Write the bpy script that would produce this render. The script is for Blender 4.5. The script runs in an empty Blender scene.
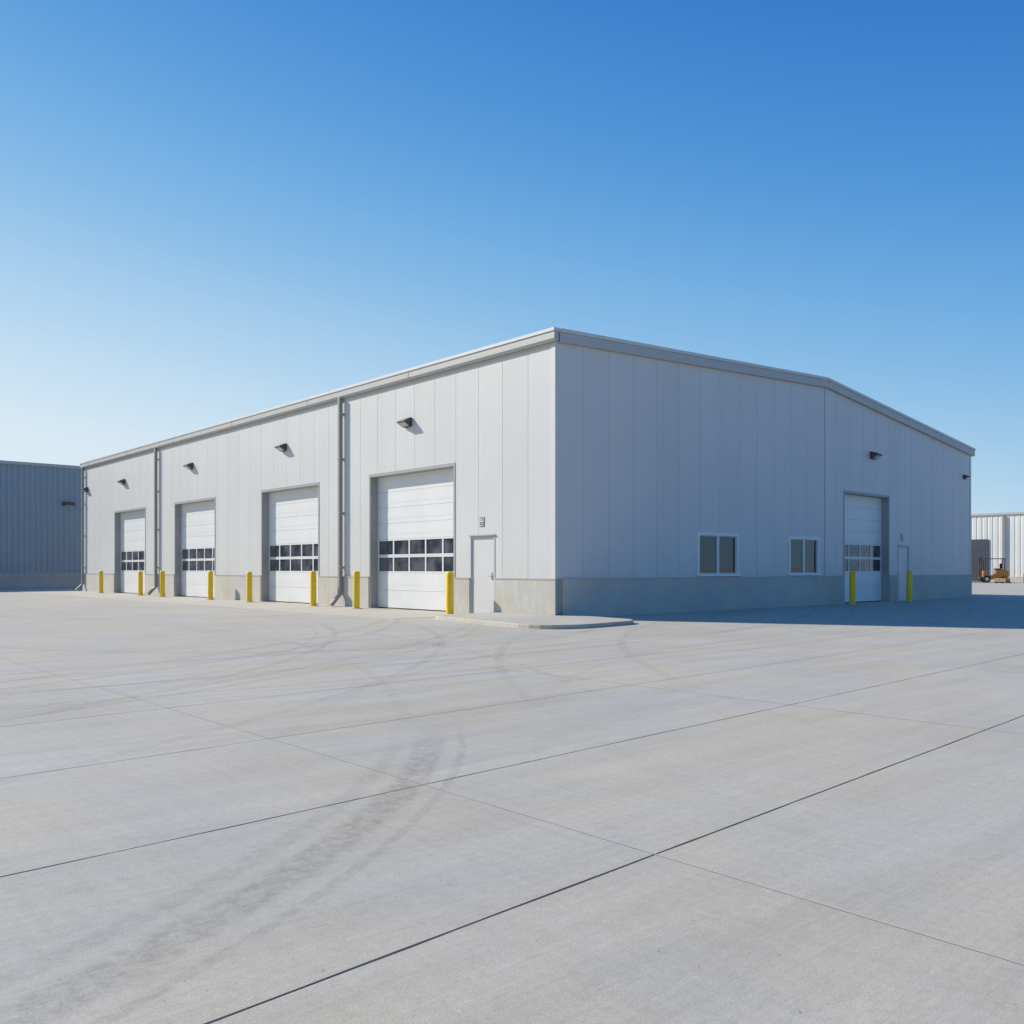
import bpy, math, random
from mathutils import Vector, Matrix
random.seed(4)
sc = bpy.context.scene
sc.view_settings.view_transform = 'Standard'
sc.view_settings.look = 'None'
sc.view_settings.exposure = 0

# ---------------------------------------------------------------- materials
class NT:
    def __init__(s, mat):
        mat.use_nodes = True
        s.t = mat.node_tree
        s.n = s.t.nodes
        s.b = s.n.get('Principled BSDF')
    def new(s, typ, **kw):
        nd = s.n.new(typ)
        for k, v in kw.items():
            setattr(nd, k, v)
        return nd
    def link(s, a, b): s.t.links.new(a, b)
    def setin(s, sock, v):
        if isinstance(v, bpy.types.NodeSocket): s.link(v, sock)
        else: sock.default_value = v
    def math(s, op, a, b=None, c=None, clamp=False):
        nd = s.new('ShaderNodeMath', operation=op, use_clamp=clamp)
        s.setin(nd.inputs[0], a)
        if b is not None: s.setin(nd.inputs[1], b)
        if c is not None: s.setin(nd.inputs[2], c)
        return nd.outputs[0]
    def coord(s):
        return s.new('ShaderNodeTexCoord').outputs['Object']
    def mapping(s, vec, scale=(1, 1, 1), rot=(0, 0, 0), loc=(0, 0, 0)):
        m = s.new('ShaderNodeMapping')
        s.link(vec, m.inputs[0]); m.inputs['Scale'].default_value = scale
        m.inputs['Rotation'].default_value = rot; m.inputs['Location'].default_value = loc
        return m.outputs[0]
    def noise(s, vec, scale, detail=4, rough=.55, dist=0):
        n = s.new('ShaderNodeTexNoise')
        s.link(vec, n.inputs['Vector']); n.inputs['Scale'].default_value = scale
        n.inputs['Detail'].default_value = detail; n.inputs['Roughness'].default_value = rough
        n.inputs['Distortion'].default_value = dist
        return n.outputs[0]
    def rng(s, v, a, b, c, d, smooth=False):
        m = s.new('ShaderNodeMapRange')
        if smooth: m.interpolation_type = 'SMOOTHSTEP'
        s.link(v, m.inputs[0])
        for i, x in enumerate((a, b, c, d)): m.inputs[i + 1].default_value = x
        return m.outputs[0]
    def mulcol(s, col, f):
        m = s.new('ShaderNodeVectorMath', operation='SCALE')
        s.setin(m.inputs[0], col); s.setin(m.inputs['Scale'], f)
        return m.outputs[0]
    def mix(s, f, a, b):
        m = s.new('ShaderNodeMix', data_type='RGBA')
        s.setin(m.inputs['Factor'], f)
        s.setin(m.inputs[6], a); s.setin(m.inputs[7], b)
        return m.outputs[2]
    def bump(s, h, strength, dist):
        b = s.new('ShaderNodeBump'); b.inputs['Strength'].default_value = strength
        b.inputs['Distance'].default_value = dist
        s.link(h, b.inputs['Height']); s.link(b.outputs[0], s.b.inputs['Normal'])

M = {}
def basic(name, col, rough=.6, metal=0, var=.06, scale=3, bump=0, spec=.5):
    m = bpy.data.materials.new(name); t = NT(m)
    c = t.coord()
    n = t.noise(c, scale, 5)
    f = t.rng(n, .3, .7, 1 - var, 1 + var)
    t.link(t.mulcol((*col,), f), t.b.inputs['Base Color'])
    t.b.inputs['Roughness'].default_value = rough
    t.b.inputs['Metallic'].default_value = metal
    t.b.inputs['Specular IOR Level'].default_value = spec
    if bump: t.bump(t.noise(c, scale * 12, 4), bump, .01)
    M[name] = m
    return m, t

def wall_panel(name, col, pitch=1.0, rib=False):
    m = bpy.data.materials.new(name); t = NT(m)
    c = t.coord()
    sep = t.new('ShaderNodeSeparateXYZ'); t.link(c, sep.inputs[0])
    s_ = t.math('ADD', sep.outputs[0], sep.outputs[1])
    cell = t.math('FLOOR', t.math('DIVIDE', s_, pitch))
    wn = t.new('ShaderNodeTexWhiteNoise', noise_dimensions='1D'); t.link(cell, wn.inputs['W'])
    f = t.rng(wn.outputs[0], 0, 1, .978, 1.012)
    n1 = t.noise(c, .35, 3)
    f = t.math('MULTIPLY', f, t.rng(n1, .3, .7, .97, 1.03))
    streak = t.noise(t.mapping(c, scale=(6, 6, .25)), 1.0, 4)
    f = t.math('MULTIPLY', f, t.rng(streak, .3, .75, 1.01, .975))
    low = t.math('MULTIPLY', t.rng(sep.outputs[2], .9, 1.9, 1, 0), t.noise(t.mapping(c, scale=(3, 3, .6)), 1.2, 4))
    f = t.math('MULTIPLY', f, t.math('SUBTRACT', 1.0, t.math('MULTIPLY', low, .10)))
    t.link(t.mulcol(col, f), t.b.inputs['Base Color'])
    t.b.inputs['Roughness'].default_value = .42
    t.b.inputs['Specular IOR Level'].default_value = .35
    t.bump(t.noise(t.mapping(c, scale=(1, 1, .35)), 1.6, 2), .3, .02)
    M[name] = m
wall_panel('wall_panel', (.645, .63, .59))
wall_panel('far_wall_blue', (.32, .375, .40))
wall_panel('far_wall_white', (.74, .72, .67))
basic('backing', (.34, .335, .32), .8)
basic('trim', (.48, .465, .43), .45, var=.03)
basic('trim_light', (.64, .625, .59), .45, var=.03)
basic('window_frame', (.78, .77, .74), .4, var=.03)
basic('dark_trim', (.10, .105, .11), .45)
basic('frame_grey', (.36, .355, .335), .5)
basic('casing', (.50, .49, .46), .5)
basic('pipe', (.31, .305, .29), .45)
basic('door_white', (.77, .755, .715), .42, var=.03, scale=1.2)
basic('door_gap', (.50, .49, .47), .6)
basic('man_door', (.64, .63, .60), .45, var=.02, scale=1.2)
basic('roof_metal', (.5, .51, .52), .4)
basic('rubber', (.03, .03, .03), .8)
basic('steel', (.5, .5, .5), .35, .8)
basic('yellow', (.86, .56, .010), .42, var=.08, scale=5)
basic('lamp_body', (.07, .07, .065), .5)
basic('lamp_lens', (.50, .52, .46), .25)
basic('sign_dark', (.05, .06, .08), .5)
basic('sign_white', (.7, .7, .7), .5)
basic('orange', (.36, .16, .06), .6)
basic('forklift_orange', (.50, .20, .04), .45)
basic('cardboard', (.38, .26, .16), .8)
basic('wood', (.34, .24, .14), .8)
basic('truck_dark', (.07, .08, .10), .4)
basic('room', (.16, .15, .14), .9, var=.3)
basic('blind', (.75, .75, .73), .8)
basic('shelf', (.55, .47, .37), .8, var=.5, scale=6)
# glass
m = bpy.data.materials.new('glass_dark'); t = NT(m)
c = t.coord()
nn = t.noise(c, 1.6, 3)
t.link(t.mix(t.rng(nn, .38, .62, 0, 1), (.035, .038, .046, 1), (.13, .13, .135, 1)), t.b.inputs['Base Color'])
t.b.inputs['Roughness'].default_value = .08
t.b.inputs['Specular IOR Level'].default_value = .75
t.bump(t.noise(c, .8, 2), .15, .01)
M['glass_dark'] = m
m = bpy.data.materials.new('glass_clear'); t = NT(m)
gl = t.new('ShaderNodeBsdfGlossy'); gl.inputs['Roughness'].default_value = .015
tr = t.new('ShaderNodeBsdfTransparent'); tr.inputs[0].default_value = (.84, .89, .88, 1)
fr = t.new('ShaderNodeFresnel'); fr.inputs[0].default_value = 2.0
bp = t.new('ShaderNodeBump'); bp.inputs['Strength'].default_value = .35; bp.inputs['Distance'].default_value = .02
t.link(t.noise(t.coord(), 1.3, 2), bp.inputs['Height']); t.link(bp.outputs[0], gl.inputs['Normal'])
mx = t.new('ShaderNodeMixShader')
t.link(fr.outputs[0], mx.inputs[0]); t.link(tr.outputs[0], mx.inputs[1]); t.link(gl.outputs[0], mx.inputs[2])
t.link(mx.outputs[0], t.n['Material Output'].inputs[0])
M['glass_clear'] = m

def concrete(name, col, joints=False, sc_=1.0, amp=1.0):
    m = bpy.data.materials.new(name); t = NT(m)
    c = t.coord()
    n1 = t.noise(c, .35 * sc_, 5, .6)
    n2 = t.noise(t.mapping(c, scale=(.35, 2.6, 1), rot=(0, 0, math.radians(-3))), 1.1 * sc_, 6, .68)
    n3 = t.noise(c, 22 * sc_, 5, .75)
    n4 = t.noise(c, 130 * sc_, 3, .7)
    f = t.rng(n1, .3, .7, 1 - .06 * amp, 1 + .06 * amp)
    f = t.math('MULTIPLY', f, t.rng(n2, .3, .7, 1 - .09 * amp, 1 + .07 * amp))
    f = t.math('MULTIPLY', f, t.rng(n3, .3, .7, .92, 1.08))
    f = t.math('MULTIPLY', f, t.rng(n4, .3, .7, .84, 1.16))
    colsock = t.mix(t.rng(t.noise(c, .6 * sc_, 3), .35, .65, 0, 1), (col[0] * 1.02, col[1], col[2] * .94, 1), (col[0] * .97, col[1], col[2] * 1.06, 1))
    if joints:
        br = t.noise(t.mapping(c, scale=(1.2, 60, 1), rot=(0, 0, math.radians(-3))), 1.0, 4, .7)
        f = t.math('MULTIPLY', f, t.rng(br, .3, .7, .95, 1.05))
        br2 = t.noise(t.mapping(c, scale=(14, .5, 1), rot=(0, 0, math.radians(24))), 1.0, 4, .6)
        f = t.math('MULTIPLY', f, t.rng(br2, .3, .7, .97, 1.03))
        sep = t.new('ShaderNodeSeparateXYZ'); t.link(c, sep.inputs[0])
        yy = t.math('SUBTRACT', sep.outputs[1], t.math('MULTIPLY', sep.outputs[0], .05))
        xx = t.math('ADD', sep.outputs[0], t.math('MULTIPLY', sep.outputs[1], .005))
        cx = t.math('FLOOR', t.math('DIVIDE', t.math('ADD', xx, 12.69), 4.35))
        cy = t.math('FLOOR', t.math('DIVIDE', t.math('ADD', yy, 12.775), 1.9))
        cmb = t.new('ShaderNodeCombineXYZ'); t.link(cx, cmb.inputs[0]); t.link(cy, cmb.inputs[1])
        wn = t.new('ShaderNodeTexWhiteNoise', noise_dimensions='2D'); t.link(cmb.outputs[0], wn.inputs['Vector'])
        f = t.math('MULTIPLY', f, t.rng(wn.outputs[0], 0, 1, .985, 1.015))
        gate = t.rng(t.noise(t.mapping(c, loc=(3, 7, 0)), .45, 4), .36, .58, .25, 1)
        ribs = t.rng(t.noise(c, 14, 4, .75), .38, .62, .15, 1.0)
        near = t.rng(sep.outputs[1], -11.2, -9.8, 1, 0, True)
        far = t.rng(sep.outputs[1], -10.5, -8.0, .25, 1, True)
        rings = [(-18.0, -5.9, 7.80, .11, .25, 1), (-18.0, -5.9, 7.55, .06, .13, 1), (-18.0, -5.9, 8.03, .03, .16, 1), (-19.5, -6.5, 6.0, .05, .06, 1),
                 (-2, -19, 14.0, .07, .12), (-2, -19, 12.1, .06, .10), (-22, 8, 17.6, .07, .18), (-22, 8, 19.5, .07, .18), (-22, 8, 17.25, .03, .16),
                 (-20, 14, 20.5, .09, .2), (-20, 14, 22.4, .08, .2), (-24, 20, 27.0, .10, .2), (-24, 20, 29.2, .09, .18),
                 (10, -22, 21.5, .08, .18), (10, -22, 23.4, .08, .16), (-8, 30, 34, .10, .2), (-8, 30, 36.2, .10, .2), (-8, 30, 37.3, .06, .16), (-4, 40, 48.0, .06, .16), (-4, 40, 50.2, .06, .16),
                 (-30, 2, 22, .07, .13), (-30, 2, 24, .07, .13), (-6.0, 2.0, 6.5, .10, .18), (-5, 11, 5, .12, .18), (-5.5, 20, 6, .12, .18)]
        for r_ in rings:
            rx, ry, R, w, st = r_[:5]
            dx = t.math('SUBTRACT', sep.outputs[0], rx); dy = t.math('SUBTRACT', sep.outputs[1], ry)
            d = t.math('SQRT', t.math('ADD', t.math('MULTIPLY', dx, dx), t.math('MULTIPLY', dy, dy)))
            a = t.math('ABSOLUTE', t.math('SUBTRACT', d, R))
            band = t.rng(a, w * .55, w * 1.25, 1, 0, True)
            if len(r_) > 5: k = t.math('MULTIPLY', t.math('MULTIPLY', band, near), ribs)
            else: k = t.math('MULTIPLY', t.math('MULTIPLY', t.math('MULTIPLY', band, gate), far), ribs)
            f = t.math('MULTIPLY', f, t.math('SUBTRACT', 1.0, t.math('MULTIPLY', k, st)))
        st_ = t.noise(t.mapping(c, loc=(11, 2, 0)), 2.3, 3, .5)
        f = t.math('MULTIPLY', f, t.rng(st_, .68, .76, 1, .92))
        sp = t.noise(t.mapping(c, loc=(1, 9, 0)), 38, 2, .5)
        f = t.math('MULTIPLY', f, t.rng(sp, .70, .74, 1, .72))
        sp = t.noise(t.mapping(c, loc=(5, 4, 0)), 30, 2, .5)
        f = t.math('MULTIPLY', f, t.rng(sp, .71, .75, 1, 1.15))
    t.link(t.mulcol(colsock, f), t.b.inputs['Base Color'])
    t.b.inputs['Roughness'].default_value = .85
    t.b.inputs['Specular IOR Level'].default_value = .25
    t.bump(n3, .25, .004)
    M[name] = m
GC = (.50, .452, .372)
concrete('ground_concrete', GC, True)
concrete('apron_concrete', (.55, .50, .415), False, 1.0, .8)
concrete('kerb_concrete', (.51, .465, .39), False, 2.0)
concrete('plinth_concrete', (.53, .50, .435), False, 2.2)
basic('joint_dark', (.05, .05, .05), .9, var=.4, scale=2)
basic('joint_mid', (.33, .30, .255), .9, var=.2, scale=1.5)
basic('joint_light', (.57, .525, .45), .9, var=.08, scale=1.5)

# ---------------------------------------------------------------- mesh builder
class MB:
    def __init__(s): s.v = []; s.f = []; s.m = []; s.mats = []
    def mi(s, mat):
        if mat not in s.mats: s.mats.append(mat)
        return s.mats.index(mat)
    def hexa(s, pts, mat):
        b = len(s.v); s.v += [tuple(p) for p in pts]
        k = s.mi(mat)
        for f in ((0, 3, 2, 1), (4, 5, 6, 7), (0, 1, 5, 4), (1, 2, 6, 5), (2, 3, 7, 6), (3, 0, 4, 7)):
            s.f.append(tuple(b + i for i in f)); s.m.append(k)
    def box(s, x0, x1, y0, y1, z0, z1, mat):
        s.hexa([(x0, y0, z0), (x1, y0, z0), (x1, y1, z0), (x0, y1, z0), (x0, y0, z1), (x1, y0, z1), (x1, y1, z1), (x0, y1, z1)], mat)
    def prism(s, loop0, loop1, mat, caps=True):
        n = len(loop0); b = len(s.v); s.v += [tuple(p) for p in loop0] + [tuple(p) for p in loop1]
        k = s.mi(mat)
        for i in range(n):
            j = (i + 1) % n
            s.f.append((b + i, b + j, b + n + j, b + n + i)); s.m.append(k)
        if caps:
            s.f.append(tuple(b + i for i in range(n))[::-1]); s.m.append(k)
            s.f.append(tuple(b + n + i for i in range(n))); s.m.append(k)
    def lathe(s, cx, cy, prof, mat, n=24):
        k = s.mi(mat); b = len(s.v)
        for r, z in prof:
            for i in range(n):
                a = 2 * math.pi * i / n
                s.v.append((cx + r * math.cos(a), cy + r * math.sin(a), z))
        for j in range(len(prof) - 1):
            for i in range(n):
                i2 = (i + 1) % n
                s.f.append((b + j * n + i, b + j * n + i2, b + (j + 1) * n + i2, b + (j + 1) * n + i)); s.m.append(k)
        s.f.append(tuple(b + (len(prof) - 1) * n + i for i in range(n))); s.m.append(k)
    def wheel(s, x, y0, y1, z, r, mat):
        l0 = [(x + r * math.cos(a), y0, z + r * math.sin(a)) for a in [i * math.pi / 8 for i in range(16)]]
        s.prism(l0, [(p[0], y1, p[2]) for p in l0], mat)
    def obj(s, name, parent=None, bevel=0, smooth=False, loc=(0, 0, 0)):
        me = bpy.data.meshes.new(name); me.from_pydata(s.v, [], s.f)
        for mt in s.mats: me.materials.append(M[mt])
        me.polygons.foreach_set('material_index', s.m)
        import bmesh
        bm = bmesh.new(); bm.from_mesh(me); bmesh.ops.recalc_face_normals(bm, faces=bm.faces); bm.to_mesh(me); bm.free()
        if smooth:
            for p in me.polygons: p.use_smooth = True
        me.update()
        o = bpy.data.objects.new(name, me); sc.collection.objects.link(o); o.location = loc
        if parent: o.parent = parent
        if bevel:
            bv = o.modifiers.new('bevel', 'BEVEL'); bv.width = bevel; bv.segments = 2; bv.limit_method = 'ANGLE'
        if smooth:
            es = o.modifiers.new('es', 'EDGE_SPLIT'); es.split_angle = math.radians(40)
        return o
def empty(name, loc=(0, 0, 0)):
    e = bpy.data.objects.new(name, None); sc.collection.objects.link(e); e.location = loc; e.empty_display_size = .5
    return e

# ---------------------------------------------------------------- warehouse
W, L = 25.9, 38.0
EAVE, RIDGE, REAVE, XR = 7.20, 7.86, 6.55, 13.2
def gtop(x):
    return EAVE + (RIDGE - EAVE) * x / XR if x < XR else RIDGE + (REAVE - RIDGE) * (x - XR) / (W - XR)
wh = empty('warehouse')
PL = .98
left = lambda s_, d, z: (d, s_, z)
gab = lambda s_, d, z: (s_, d, z)
def hx(mb, P, s0, s1, d0, d1, z0, z1, mat, z1b=None):
    zb = z1 if z1b is None else z1b
    mb.hexa([P(s0, d0, z0), P(s1, d0, z0), P(s1, d1, z0), P(s0, d1, z0), P(s0, d0, z1), P(s1, d0, zb), P(s1, d1, zb), P(s0, d1, z1)], mat)
LO = [(2.30, 3.36, 0, 2.16), (4.03, 8.47, 0, 4.27), (11.63, 16.02, 0, 4.27), (20.2, 24.62, 0, 4.27), (28.25, 32.75, 0, 4.27)]
GO = [(5.86, 7.97, 1.02, 2.34), (10.86, 12.82, 1.02, 2.34), (14.51, 18.08, 0, 4.08), (18.78, 19.78, 0, 2.16)]
def build_strip(mb, P, a, b, z0, top, ops, d0, d1, mat):
    cuts = {a, b}
    for o in ops:
        for e in o[:2]:
            if a < e < b: cuts.add(e)
    if P is gab and a < XR < b: cuts.add(XR)
    cuts = sorted(cuts)
    for p, q in zip(cuts, cuts[1:]):
        mid = (p + q) / 2
        z = z0
        for o in sorted(ops, key=lambda o: o[2]):
            if o[0] < mid < o[1] and o[3] > z0:
                if o[2] > z + 1e-4: hx(mb, P, p, q, d0, d1, z, min(o[2], top(mid)), mat)
                z = max(z, o[3])
        hx(mb, P, p, q, d0, d1, z, top(p), mat, top(q))
for P, ops, length, top, nm, off in ((left, LO, L, lambda s_: 7.05, 'side_wall', 0), (gab, GO, W, lambda s_: gtop(s_) - .1, 'gable_wall', 0)):
    mb = MB()
    g = .0055
    a = .06
    i = 1
    while a < length - .02:
        b = min(i * 1.0, length)
        if P is gab and abs(b - 13) < .01: b = 13.2
        if P is gab and abs(b - 26) < .01: b = length
        build_strip(mb, P, a + g, b - g, PL + .03, top, ops, 0, .012, 'wall_panel')
        a = b; i += 1
    build_strip(mb, P, .012 if P is left else .25, length, 0, top, ops, .012, .25, 'backing')
    mb.obj(nm, wh)
    mb = MB()
    segs = []; s_ = -.03 if P is left else .25
    for o in ops:
        if o[2] == 0: segs.append((s_, o[0])); s_ = o[1]
    segs.append((s_, length + .03))
    for p, q in segs:
        hx(mb, P, p, q, -.035, .011, 0, PL, 'plinth_concrete')
        hx(mb, P, p if p > .3 else p - .015 * (P is left) , q, -.05, .011, PL, PL + .028, 'trim')
    mb.obj(nm + '_plinth', wh)
mb = MB()
mb.box(-.014, 0, -.014, .13, PL + .028, 6.95, 'trim_light')
mb.box(0, .13, -.014, 0, PL + .028, 6.95, 'trim_light')
mb.box(W - .12, W + .014, -.014, 0, PL + .028, REAVE - .2, 'trim_light')
mb.box(-.014, 0, L - .12, L + .014, PL + .028, 6.95, 'trim_light')
mb.box(13.17, 13.23, -.016, 0, PL + .028, RIDGE - .25, 'trim')
mb.obj('corner_trim', wh, bevel=.004)
mb = MB()
mb.box(W - .25, W, .25, L, 0, REAVE - .1, 'wall_panel')
mb.prism([(.25, L - .25, 0), (W - .25, L - .25, 0), (W - .25, L - .25, gtop(W) - .1), (XR, L - .25, RIDGE - .1), (.25, L - .25, 7.05)],
         [(.25, L, 0), (W - .25, L, 0), (W - .25, L, gtop(W) - .1), (XR, L, RIDGE - .1), (.25, L, 7.05)], 'wall_panel')
mb.obj('rear_walls', wh)
mb = MB()
mb.prism([(.05, .05, 7.12), (.05, .05, 7.20), (XR, .05, RIDGE), (W + .1, .05, REAVE), (W + .1, .05, REAVE - .08), (XR, .05, RIDGE - .08)],
         [(.05, L, 7.12), (.05, L, 7.20), (XR, L, RIDGE), (W + .1, L, REAVE), (W + .1, L, REAVE - .08), (XR, L, RIDGE - .08)], 'roof_metal')
mb.obj('roof', wh)
mb = MB()
prof = [(.0, 6.93), (-.10, 6.93), (-.15, 6.99), (-.15, 7.17), (.0, 7.17)]
mb.prism([(x, -.12, z) for x, z in prof], [(x, L + .1, z) for x, z in prof], 'trim')
mb.box(-.175, .05, -.135, L + .12, 7.172, 7.25, 'trim_light')
mb.box(-.03, 0, -.1, L, 6.86, 6.925, 'trim')
for k in range(1, 7):
    mb.box(-.156, -.15, k * 6.1, k * 6.1 + .03, 6.99, 7.17, 'pipe')
mb.obj('eave_gutter', wh, bevel=.006)
mb = MB()
def rake(x0, z0, x1, z1):
    mb.hexa([(x0, -.12, z0 - .33), (x1, -.12, z1 - .33), (x1, .049, z1 - .33), (x0, .049, z0 - .33), (x0, -.12, z0 - .08), (x1, -.12, z1 - .08), (x1, .049, z1 - .08), (x0, .049, z0 - .08)], 'trim')
    mb.hexa([(x0, -.15, z0 - .078), (x1, -.15, z1 - .078), (x1, .049, z1 - .078), (x0, .049, z0 - .078), (x0, -.15, z0 + .01), (x1, -.15, z1 + .01), (x1, .049, z1 + .01), (x0, .049, z0 + .01)], 'trim_light')
rake(.052, 7.25, XR, RIDGE + .04)
rake(XR, RIDGE + .04, W + .15, REAVE + .03)
mb.obj('rake_trim', wh, bevel=.006)
mb = MB()
for y in (10.05, 26.6, 37.7):
    mb.box(-.19, -.06, y - .06, y + .06, .42, 6.95, 'pipe')
    for z in (1.3, 3.1, 4.9, 6.4):
        mb.box(-.2, 0, y - .08, y + .08, z, z + .04, 'frame_grey')
    mb.hexa([(-.52, y - .06, .10), (-.42, y - .06, .02), (-.42, y + .06, .02), (-.52, y + .06, .10), (-.19, y - .06, .42), (-.06, y - .06, .42), (-.06, y + .06, .42), (-.19, y + .06, .42)], 'pipe')
mb.obj('downspouts', wh, bevel=.01)

def liner(mb, P, o, depth=.34, w=.07, head=.09, z0=0, mat='frame_grey'):
    hx(mb, P, o[0], o[0] + w, -.012, depth, z0, o[3] - head, mat)
    hx(mb, P, o[1] - w, o[1], -.012, depth, z0, o[3] - head, mat)
    hx(mb, P, o[0], o[1], -.012, depth, o[3] - head, o[3], mat)
def sectional(P, o, name, ncol):
    mb = MB(); liner(mb, P, o)
    s0, s1 = o[0] + .07, o[1] - .07; zt = o[3] - .09
    zs = [.03, .58, 1.13, 1.66, 2.19]
    n = 4
    for k in range(1, n + 1): zs.append(2.19 + (zt - 2.19) * k / n)
    d0, d1 = .28, .325
    for k in range(len(zs) - 1):
        a, b = zs[k] + .003, zs[k + 1] - .003
        if k in (2, 3):
            rl = .045; hx(mb, P, s0, s1, d0, d1, a, a + rl, 'door_white'); hx(mb, P, s0, s1, d0, d1, b - rl, b, 'door_white')
            st = .06; w = (s1 - s0 - st) / ncol
            for c in range(ncol + 1):
                hx(mb, P, s0 + c * w, s0 + c * w + st, d0, d1, a + rl, b - rl, 'door_white')
            for c in range(ncol):
                tilt = random.uniform(-.004, .004)
                hx(mb, P, s0 + c * w + st, s0 + (c + 1) * w, d0 + .02 + tilt, d1 - .01, a + rl, b - rl, 'glass_dark')
        else:
            h = (b - a)
            hx(mb, P, s0, s1, d0, d1, a, b, 'door_white')
            if k not in (0,):
                hx(mb, P, s0 + .02, s1 - .02, d0 - .004, d0, a + h * .3, a + h * .7, 'door_white')
    hx(mb, P, s0, s1, d1 + .002, d1 + .03, 0.0, zt, 'door_gap')
    hx(mb, P, s0, s1, d0 + .01, d1, 0.0, .032, 'rubber')
    mb.obj(name, wh)
for k, o in enumerate(LO[1:]): sectional(left, o, 'overhead_door_%d' % (k + 1), 5)
sectional(gab, GO[2], 'overhead_door_5', 4)
def mandoor(P, o, name, hinge_left=True):
    mb = MB(); liner(mb, P, o, .14, .05, .05, mat='casing')
    hx(mb, P, o[0] + .05, o[1] - .05, .03, .08, .02, o[3] - .05, 'man_door')
    hx(mb, P, o[0] + .05, o[1] - .05, .02, .14, .0, .018, 'steel')
    hs = o[0] + .13 if hinge_left else o[1] - .17
    hx(mb, P, hs, hs + .05, .018, .03, .95, 1.15, 'steel')
    hx(mb, P, hs, hs + .14 if hinge_left else hs + .05, -.02, .0, 1.04, 1.065, 'steel')
    hx(mb, P, hs + .015, hs + .035, .0, .018, 1.04, 1.065, 'steel')
    hx(mb, P, o[0] - .02, o[1] + .02, -.05, -.012, o[3], o[3] + .03, 'trim')
    mb.obj(name, wh)
mandoor(left, LO[0], 'personnel_door_1'); mandoor(gab, GO[3], 'personnel_door_2')
def window(P, o, name):
    mb = MB()
    s0, s1, z0, z1 = o
    w = .09; d0, d1 = -.025, .12
    hx(mb, P, s0, s0 + w, d0, d1, z0 + w, z1 - w, 'window_frame'); hx(mb, P, s1 - w, s1, d0, d1, z0 + w, z1 - w, 'window_frame')
    hx(mb, P, s0, s1, d0, d1, z1 - w, z1, 'window_frame'); hx(mb, P, s0 - .04, s1 + .04, d0 - .04, d1, z0 + .01, z0 + w, 'window_frame')
    mid = (s0 + s1) / 2
    hx(mb, P, mid - .04, mid + .04, .0, .10, z0 + w, z1 - w, 'window_frame')
    for a, b, dd in ((s0 + w, mid - .04, .04), (mid + .04, s1 - w, .06)):
        f = .03
        hx(mb, P, a, a + f, dd - .02, dd + .02, z0 + w, z1 - w, 'casing'); hx(mb, P, b - f, b, dd - .02, dd + .02, z0 + w, z1 - w, 'casing')
        hx(mb, P, a + f, b - f, dd - .02, dd + .02, z0 + w, z0 + w + f, 'casing'); hx(mb, P, a + f, b - f, dd - .02, dd + .02, z1 - w - f, z1 - w, 'casing')
    mb.obj(name, wh)
    mb = MB()
    for a, b, dd in ((s0 + w + .03, mid - .07, .04), (mid + .07, s1 - w - .03, .06)):
        hx(mb, P, a, b, dd - .003, dd + .003, z0 + w + .03, z1 - w - .03, 'glass_clear')
    mb.obj(name + '_glass', wh)
    mb = MB()
    hx(mb, P, s0 - .6, s1 + .9, 2.4, 2.45, .3, 3, 'room'); hx(mb, P, s0 - .65, s0 - .6, .26, 2.4, .3, 3, 'room'); hx(mb, P, s1 + .9, s1 + .95, .26, 2.4, .3, 3, 'room')
    hx(mb, P, s0 - .6, s1 + .9, .26, 2.4, .25, .3, 'room'); hx(mb, P, s0 - .6, s1 + .9, .26, 2.4, 3, 3.05, 'room')
    hx(mb, P, s0 + .06, mid - .02, .13, .14, z1 - .36, z1 - .06, 'blind')
    hx(mb, P, mid + .02, s1 - .06, .13, .14, z1 - .28, z1 - .06, 'blind')
    x = s0 + .05
    while x < s1 + .3:
        wd = random.uniform(.12, .34); hgt = random.uniform(.2, .75)
        hx(mb, P, x, x + wd - .03, .16 + random.random() * .1, .6, .9, z0 + .08 + hgt, random.choice(['shelf', 'blind', 'room', 'cardboard', 'room', 'truck_dark']))
        x += wd
    mb.obj(name + '_interior', wh)
window(gab, GO[0], 'window_1'); window(gab, GO[1], 'window_2')

# ---------------------------------------------------------------- wall lights
def wall_light(P, s_, z, sc_=1.0):
    mb = MB()
    w = .20 * sc_
    prof = [(0, .13), (-.08, .13), (-.29, .03), (-.29, -.01), (-.08, -.13), (0, -.13)]
    prof = [(d * sc_, h * sc_ + z) for d, h in prof]
    mb.prism([P(s_ - w, d, h) for d, h in prof], [P(s_ + w, d, h) for d, h in prof], 'lamp_body')
    a, b = prof[3], prof[4]
    lerp = lambda k, off: (a[0] + (b[0] - a[0]) * k - off * .45, a[1] + (b[1] - a[1]) * k - off * .9)
    q = [lerp(.12, .008), lerp(.88, .008), lerp(.88, -.012), lerp(.12, -.012)]
    mb.prism([P(s_ - w * .85, d, h) for d, h in q], [P(s_ + w * .85, d, h) for d, h in q], 'lamp_lens')
    hx(mb, P, s_ - w * .5, s_ + w * .5, -.015, 0, z - .17 * sc_, z + .16 * sc_, 'frame_grey')
    mb.obj('wall_light', bevel=.006)
for s_, z in ((6.32, 5.68), (14.17, 5.72), (22.7, 5.77), (31.3, 5.70), (37.3, 5.70)): wall_light(left, s_, z)
wall_light(gab, 16.7, 5.50); wall_light(gab, 25.2, 5.28, .7)

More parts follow.
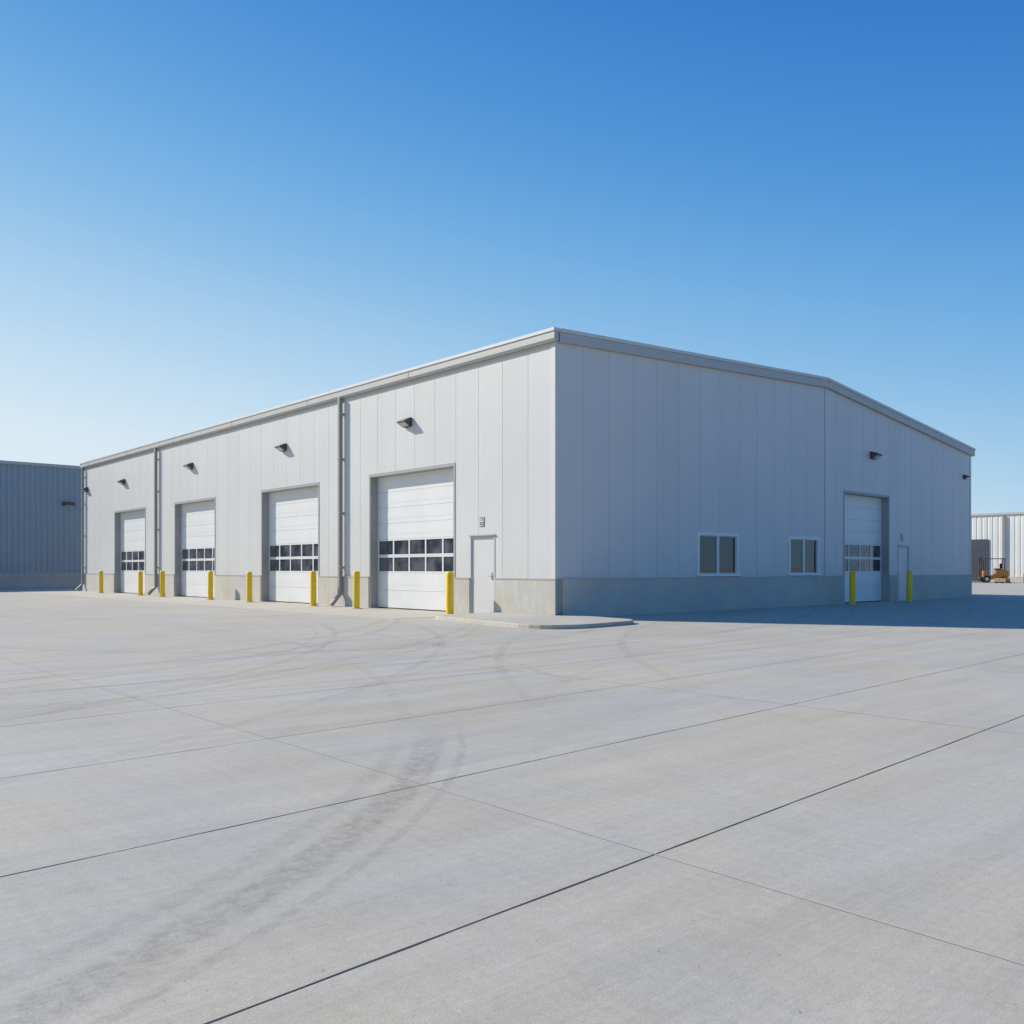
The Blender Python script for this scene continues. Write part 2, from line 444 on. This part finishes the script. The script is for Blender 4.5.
def plate(P, s_, z, flip):
    mb = MB()
    hx(mb, P, s_ - .09, s_ + .09, -.014, 0, z - .13, z + .13, 'sign_dark')
    hx(mb, P, s_ - .075, s_ + .075, -.018, -.014, z - .115, z + .115, 'sign_white')
    if flip:
        for a, b, c_, d in ((-.045, .045, .085, .1), (-.045, .045, .035, .05), (-.06, .06, -.015, .0), (-.06, .06, -.095, -.075), (-.045, -.03, .05, .085), (.03, .045, .05, .085), (-.06, -.04, -.075, -.015), (.04, .06, -.075, -.015), (-.01, .01, -.075, -.015)):
            hx(mb, P, s_ + a, s_ + b, -.021, -.018, z + c_, z + d, 'sign_dark')
    else:
        hx(mb, P, s_ - .015, s_ + .015, -.021, -.018, z - .09, z + .09, 'sign_dark')
        hx(mb, P, s_ - .04, s_ - .015, -.021, -.018, z + .05, z + .075, 'sign_dark')
        hx(mb, P, s_ - .045, s_ + .045, -.0225, -.0212, z - .1, z - .08, 'sign_dark')
    mb.obj('door_number_sign')
plate(left, 2.84, 2.54, True); plate(gab, 19.15, 2.5, False)

# ---------------------------------------------------------------- bollards
def bollard(x, y):
    mb = MB(); h = 1.17 + random.uniform(-.02, .02); r = .105
    prof = [(r, 0), (r, h - .05)] + [(r * math.cos(a), h - .05 + .05 * math.sin(a)) for a in (math.radians(k) for k in (20, 40, 60, 78))]
    mb.lathe(0, 0, prof, 'yellow')
    mb.lathe(0, 0, [(.2, 0), (.2, .012), (.17, .02)], 'kerb_concrete')
    o = mb.obj('bollard', smooth=True, loc=(x, y, .004))
    o.rotation_euler = (random.uniform(-.008, .008), random.uniform(-.008, .008), random.random() * 6)
for y in (3.45, 8.21, 10.89, 15.68, 19.2, 24.37, 27.1, 32.8):
    bollard(-.65, y)
bollard(14.0, -.6); bollard(18.46, -.6)

# ---------------------------------------------------------------- ground
mb = MB(); k = mb.mi('ground_concrete')
mb.v = [(-1500, -1500, 0), (1500, -1500, 0), (1500, 1500, 0), (-1500, 1500, 0)]; mb.f = [(0, 1, 2, 3)]; mb.m = [0]
ground = mb.obj('ground')
mb = MB()
def strip(p, q, w, z, mat):
    p = Vector(p); q = Vector(q); d = (q - p).normalized(); n = Vector((-d.y, d.x)) * w / 2
    segs = 600; b = len(mb.v); k = mb.mi(mat)
    off = 0
    for i in range(segs + 1):
        off = off * .9 + random.uniform(-.0012, .0012)
        c = p.lerp(q, i / segs) + n.normalized() * off; ww = random.uniform(.7, 1.25)
        mb.v += [(c.x - n.x * ww, c.y - n.y * ww, z), (c.x + n.x * ww, c.y + n.y * ww, z)]
    for i in range(segs):
        mb.f.append((b + 2 * i, b + 2 * i + 2, b + 2 * i + 3, b + 2 * i + 1)); mb.m.append(k)
SL = .05
for y0, w, mt in ((-13.5, .0085, 'joint_dark'), (-11.8, .0065, 'joint_dark'), (-9.9, .008, 'joint_mid'), (-7.95, .009, 'joint_mid'), (-6.0, .009, 'joint_mid'), (-4.1, .009, 'joint_mid'), (-15.4, .007, 'joint_mid'), (-17.3, .01, 'joint_mid'), (-19.2, .01, 'joint_mid')):
    strip((-60, y0 + SL * (-60 + 14.5)), (60, y0 + SL * (60 + 14.5)), w, .0015, mt)
for y0 in (4, 12, 20, 28, 36):
    strip((-60, y0 - 2.5), (-3.2, y0), .012, .0015, 'joint_mid')
for x0, w in ((-12.62, .0055), (-8.3, .009), (-3.95, .012), (-17, .008), (-21.3, .012), (-25.6, .012)):
    strip((x0 - .3, 60), (x0 + .05, -34), w, .003, 'joint_light')
mb.obj('paving_joints', ground)
mb = MB()
mb.box(-3.1, -.036, 2.6, 38.5, -.05, .006, 'apron_concrete')
mb.obj('pavement')
def rounded(pts, n=8):
    out = []
    N = len(pts)
    for i, (x, y, r) in enumerate(pts):
        p = Vector((x, y)); a = (Vector(pts[i - 1][:2]) - p).normalized(); b = (Vector(pts[(i + 1) % N][:2]) - p).normalized()
        if r == 0: out.append(p); continue
        p0 = p + a * r; p1 = p + b * r
        for k in range(n + 1):
            t_ = k / n; out.append(p0 * (1 - t_) ** 2 + p * 2 * t_ * (1 - t_) + p1 * t_ ** 2)
    return out
isl = rounded([(-.036, 2.28, 0), (-2.3, 2.28, .8), (-3.2, -3.1, 1.6), (.15, -2.7, .7), (.5, -.036, .3), (-.036, -.036, 0)])
mb = MB()
mb.prism([(p.x, p.y, -.02) for p in isl], [(p.x, p.y, .09) for p in isl], 'kerb_concrete')
mb.obj('sidewalk', bevel=.02)

# ---------------------------------------------------------------- background buildings
def far_shed(name, x0, x1, y0, y1, h, mat, face, pitch=.35, plinth=1.0):
    e = empty(name)
    mb = MB()
    mb.box(x0 + .1, x1 - .1, y0 + .1, y1 - .1, 0, h - .1, mat)
    if face == 'y':
        x = x0
        while x < x1:
            mb.prism([(x, y0 + .1, plinth), (x + .06, y0 + .04, plinth), (x + .18, y0 + .04, plinth), (x + .24, y0 + .1, plinth)], [(x, y0 + .1, h - .2), (x + .06, y0 + .04, h - .2), (x + .18, y0 + .04, h - .2), (x + .24, y0 + .1, h - .2)], mat); x += pitch
    else:
        y = y0
        while y < y1:
            mb.prism([(x0 + .1, y, plinth), (x0 + .07, y + .06, plinth), (x0 + .07, y + .38, plinth), (x0 + .1, y + .44, plinth)], [(x0 + .1, y, h - .2), (x0 + .07, y + .06, h - .2), (x0 + .07, y + .38, h - .2), (x0 + .1, y + .44, h - .2)], mat); y += pitch
    mb.obj('walls', e)
    mb = MB(); mb.box(x0 - .05, x1 + .05, y0 - .05, y1 + .05, h - .2, h, 'trim'); mb.obj('roof_edge', e)
    mb = MB(); mb.box(x0, x1, y0, y1, 0, plinth, 'frame_grey' if face == 'y' else 'plinth_concrete'); mb.obj('plinth', e)
    return e
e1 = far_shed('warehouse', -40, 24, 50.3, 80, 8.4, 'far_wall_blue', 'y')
mb = MB(); mb.box(2.3, 2.9, 49.95, 50.35, 5.6, 5.85, 'lamp_body'); mb.box(2.35, 2.85, 49.97, 50.3, 5.56, 5.6, 'lamp_lens'); mb.obj('wall_lamp', e1)
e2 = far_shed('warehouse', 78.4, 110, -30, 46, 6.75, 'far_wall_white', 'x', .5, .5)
mb = MB()
for y in (-6, 2, 9.6, 17, 24.5, 32):
    mb.box(78.25, 78.42, y - .08, y + .08, 0, 6.5, 'pipe')
mb.box(78.36, 78.42, 18.4, 22.4, 0, 4.2, 'truck_dark')
mb.box(78.36, 78.42, 11.6, 12.6, 0, 2.2, 'man_door')
mb.obj('downpipes_and_doors', e2)

def trailer(x, y):
    mb = MB()
    mb.box(-2.8, 2.8, -1.2, 1.2, 1.0, 2.9, 'truck_dark'); mb.box(-2.82, 2.82, -1.22, 1.22, 2.9, 2.98, 'pipe')
    mb.box(-2.82, 2.82, -1.1, 1.1, .8, 1.0, 'lamp_body')
    for k in range(7): mb.box(-2.7 + k * .88, -2.62 + k * .88, -1.24, -1.2, 1.0, 2.9, 'pipe')
    o = mb.obj('box_trailer', bevel=.02, loc=(x, y, 0))
    mb = MB()
    for wx in (-2.0, -1.0, 2.0):
        for wy in (-1.1, 1.1):
            mb.wheel(wx, wy - .14, wy + .14, .48, .48, 'rubber'); mb.wheel(wx, wy - .16, wy + .16, .48, .22, 'steel')
    mb.obj('wheels', o)
    o.rotation_euler = (0, 0, math.radians(80))
trailer(72.8, 21.4)
def forklift(x, y, rz, col):
    mb = MB()
    mb.prism([(-1.25, -.55, .3), (-1.3, -.55, 1.0), (-1.0, -.55, 1.2), (-.3, -.55, 1.15), (-.2, -.55, .7), (.5, -.55, .65), (.6, -.55, 1.1), (.75, -.55, 1.1), (.8, -.55, .3)],
             [(-1.25, .55, .3), (-1.3, .55, 1.0), (-1.0, .55, 1.2), (-.3, .55, 1.15), (-.2, .55, .7), (.5, .55, .65), (.6, .55, 1.1), (.75, .55, 1.1), (.8, .55, .3)], col)
    mb.box(-.75, -.2, -.25, .25, 1.17, 1.3, 'rubber'); mb.box(-.8, -.68, -.25, .25, 1.3, 1.75, 'rubber')
    for px, py in ((-.95, -.48), (-.95, .48), (.6, -.48), (.6, .48)):
        mb.box(px - .04, px + .04, py - .04, py + .04, 1.1, 2.15, 'lamp_body')
    mb.box(-1.02, .68, -.54, .54, 2.15, 2.22, 'lamp_body')
    for py in (-.4, .4):
        mb.box(.88, 1.0, py - .06, py + .06, .1, 2.5, 'lamp_body')
        mb.box(1.06, 2.15, py - .07, py + .07, .12, .17, 'steel')
    for z in (.5, 1.4, 2.4): mb.box(.9, .98, -.34, .34, z, z + .1, 'lamp_body')
    mb.box(1.002, 1.06, -.5, .5, .12, .62, 'lamp_body')
    o = mb.obj('forklift', bevel=.02, loc=(x, y, 0)); o.rotation_euler = (0, 0, rz)
    mb = MB()
    for wx, r in ((-.85, .27), (.5, .33)):
        for wy in (-.56, .56):
            mb.wheel(wx, wy - .1, wy + .1, r, r, 'rubber'); mb.wheel(wx, wy - .115, wy + .115, r, r * .5, 'steel')
    mb.obj('wheels', o)
forklift(71.5, 15.6, math.radians(120), 'forklift_orange')
forklift(73.5, 12.2, math.radians(200), 'truck_dark')
def pallet(x, y, layers, mat, rz=0):
    mb = MB()
    for i in range(3): mb.box(-.6, .6, -.5 + i * .45, -.4 + i * .45, 0, .1, 'wood')
    for i in range(6): mb.box(-.6 + i * .21, -.45 + i * .21, -.5, .5, .1, .13, 'wood')
    for l in range(layers):
        for i in range(2):
            for j in range(2):
                mb.box(-.56 + i * .57, -.02 + i * .57, -.47 + j * .48, -.01 + j * .48, .135 + l * .3, .425 + l * .3, mat)
    o = mb.obj('pallet_of_boxes', loc=(x, y, 0), bevel=.01); o.rotation_euler = (0, 0, rz)
for a in ((70.5, 17.6, 2, 'cardboard', .5), (69.5, 14.0, 1, 'cardboard', 0), (71, 18.9, 2, 'orange', .9)): pallet(*a)
def barrel(x, y, mat='yellow'):
    mb = MB()
    mb.lathe(0, 0, [(.29, 0), (.3, .02), (.3, .3), (.315, .32), (.3, .34), (.3, .6), (.315, .62), (.3, .64), (.3, .9), (.28, .91)], mat)
    mb.obj('steel_drum', loc=(x, y, 0), smooth=True)
for p in ((70, 11.2), (70.6, 11.6), (69.6, 12.0, 'truck_dark')): barrel(*p)

# ---------------------------------------------------------------- light
EL = math.radians(32); sx, sy = -.45, .893
az = math.atan2(sx, sy)
sd = Vector((sx * math.cos(EL), sy * math.cos(EL), math.sin(EL))).normalized()
sun = bpy.data.lights.new('sun', 'SUN'); sun.energy = 5.0; sun.angle = math.radians(.5); sun.color = (1, .945, .855)
so = bpy.data.objects.new('sun', sun); sc.collection.objects.link(so)
so.rotation_euler = sd.to_track_quat('Z', 'Y').to_euler(); so.location = (0, 0, 60)
w = bpy.data.worlds.new('World'); sc.world = w; w.use_nodes = True
t = NT(w)
BG = .12
bgn = t.n['Background']; bgn.inputs[1].default_value = BG
sky = t.new('ShaderNodeTexSky'); sky.sky_type = 'NISHITA'; sky.sun_disc = False
sky.sun_elevation = EL; sky.sun_rotation = az
sky.altitude = 100; sky.air_density = 1.0; sky.dust_density = .6; sky.ozone_density = 1.5
gen = t.new('ShaderNodeTexCoord').outputs['Generated']
nrm = t.new('ShaderNodeVectorMath', operation='NORMALIZE'); t.link(gen, nrm.inputs[0])
sepw = t.new('ShaderNodeSeparateXYZ'); t.link(nrm.outputs[0], sepw.inputs[0])
dt = t.new('ShaderNodeVectorMath', operation='DOT_PRODUCT'); t.link(nrm.outputs[0], dt.inputs[0]); dt.inputs[1].default_value = (sx, sy, 0)
e_ = t.math('SUBTRACT', sepw.outputs[2], t.math('MULTIPLY', dt.outputs['Value'], .21))
fac = t.rng(e_, -.2, 1.0, 0, 1)
cr = t.new('ShaderNodeValToRGB'); t.link(fac, cr.inputs[0])
def lin(c): return tuple(((v / 255 + .055) / 1.055) ** 2.4 if v > 10 else v / 255 / 12.92 for v in c) + (1,)
stops = [(-.2, (228, 237, 242)), (-.02, (215, 232, 243)), (.02, (206, 228, 243)), (.095, (182, 215, 240)), (.2, (136, 192, 234)), (.345, (80, 157, 224)), (.515, (38, 122, 207)), (1.0, (20, 86, 165))]
while len(cr.color_ramp.elements) < len(stops): cr.color_ramp.elements.new(.5)
for i, (p, c) in enumerate(stops):
    el = cr.color_ramp.elements[i]; el.position = (p + .2) / 1.2
for i, (p, c) in enumerate(stops):
    cr.color_ramp.elements[i].color = lin(c)
cr.color_ramp.interpolation = 'B_SPLINE'
haze = t.mulcol(cr.outputs[0], 1 / BG)
t.link(t.mix(.87, sky.outputs[0], haze), bgn.inputs[0])

# ---------------------------------------------------------------- camera
cam = bpy.data.cameras.new('camera'); co = bpy.data.objects.new('camera', cam); sc.collection.objects.link(co)
co.location = (-15.72, -15.90, 1.25)
co.rotation_euler = (math.radians(90), 0, math.radians(-41.9))
cam.sensor_width = 36; cam.lens = 36 * 893 / 1024; cam.shift_y = 57 / 1024
cam.clip_end = 5000; cam.clip_start = .05
sc.camera = co
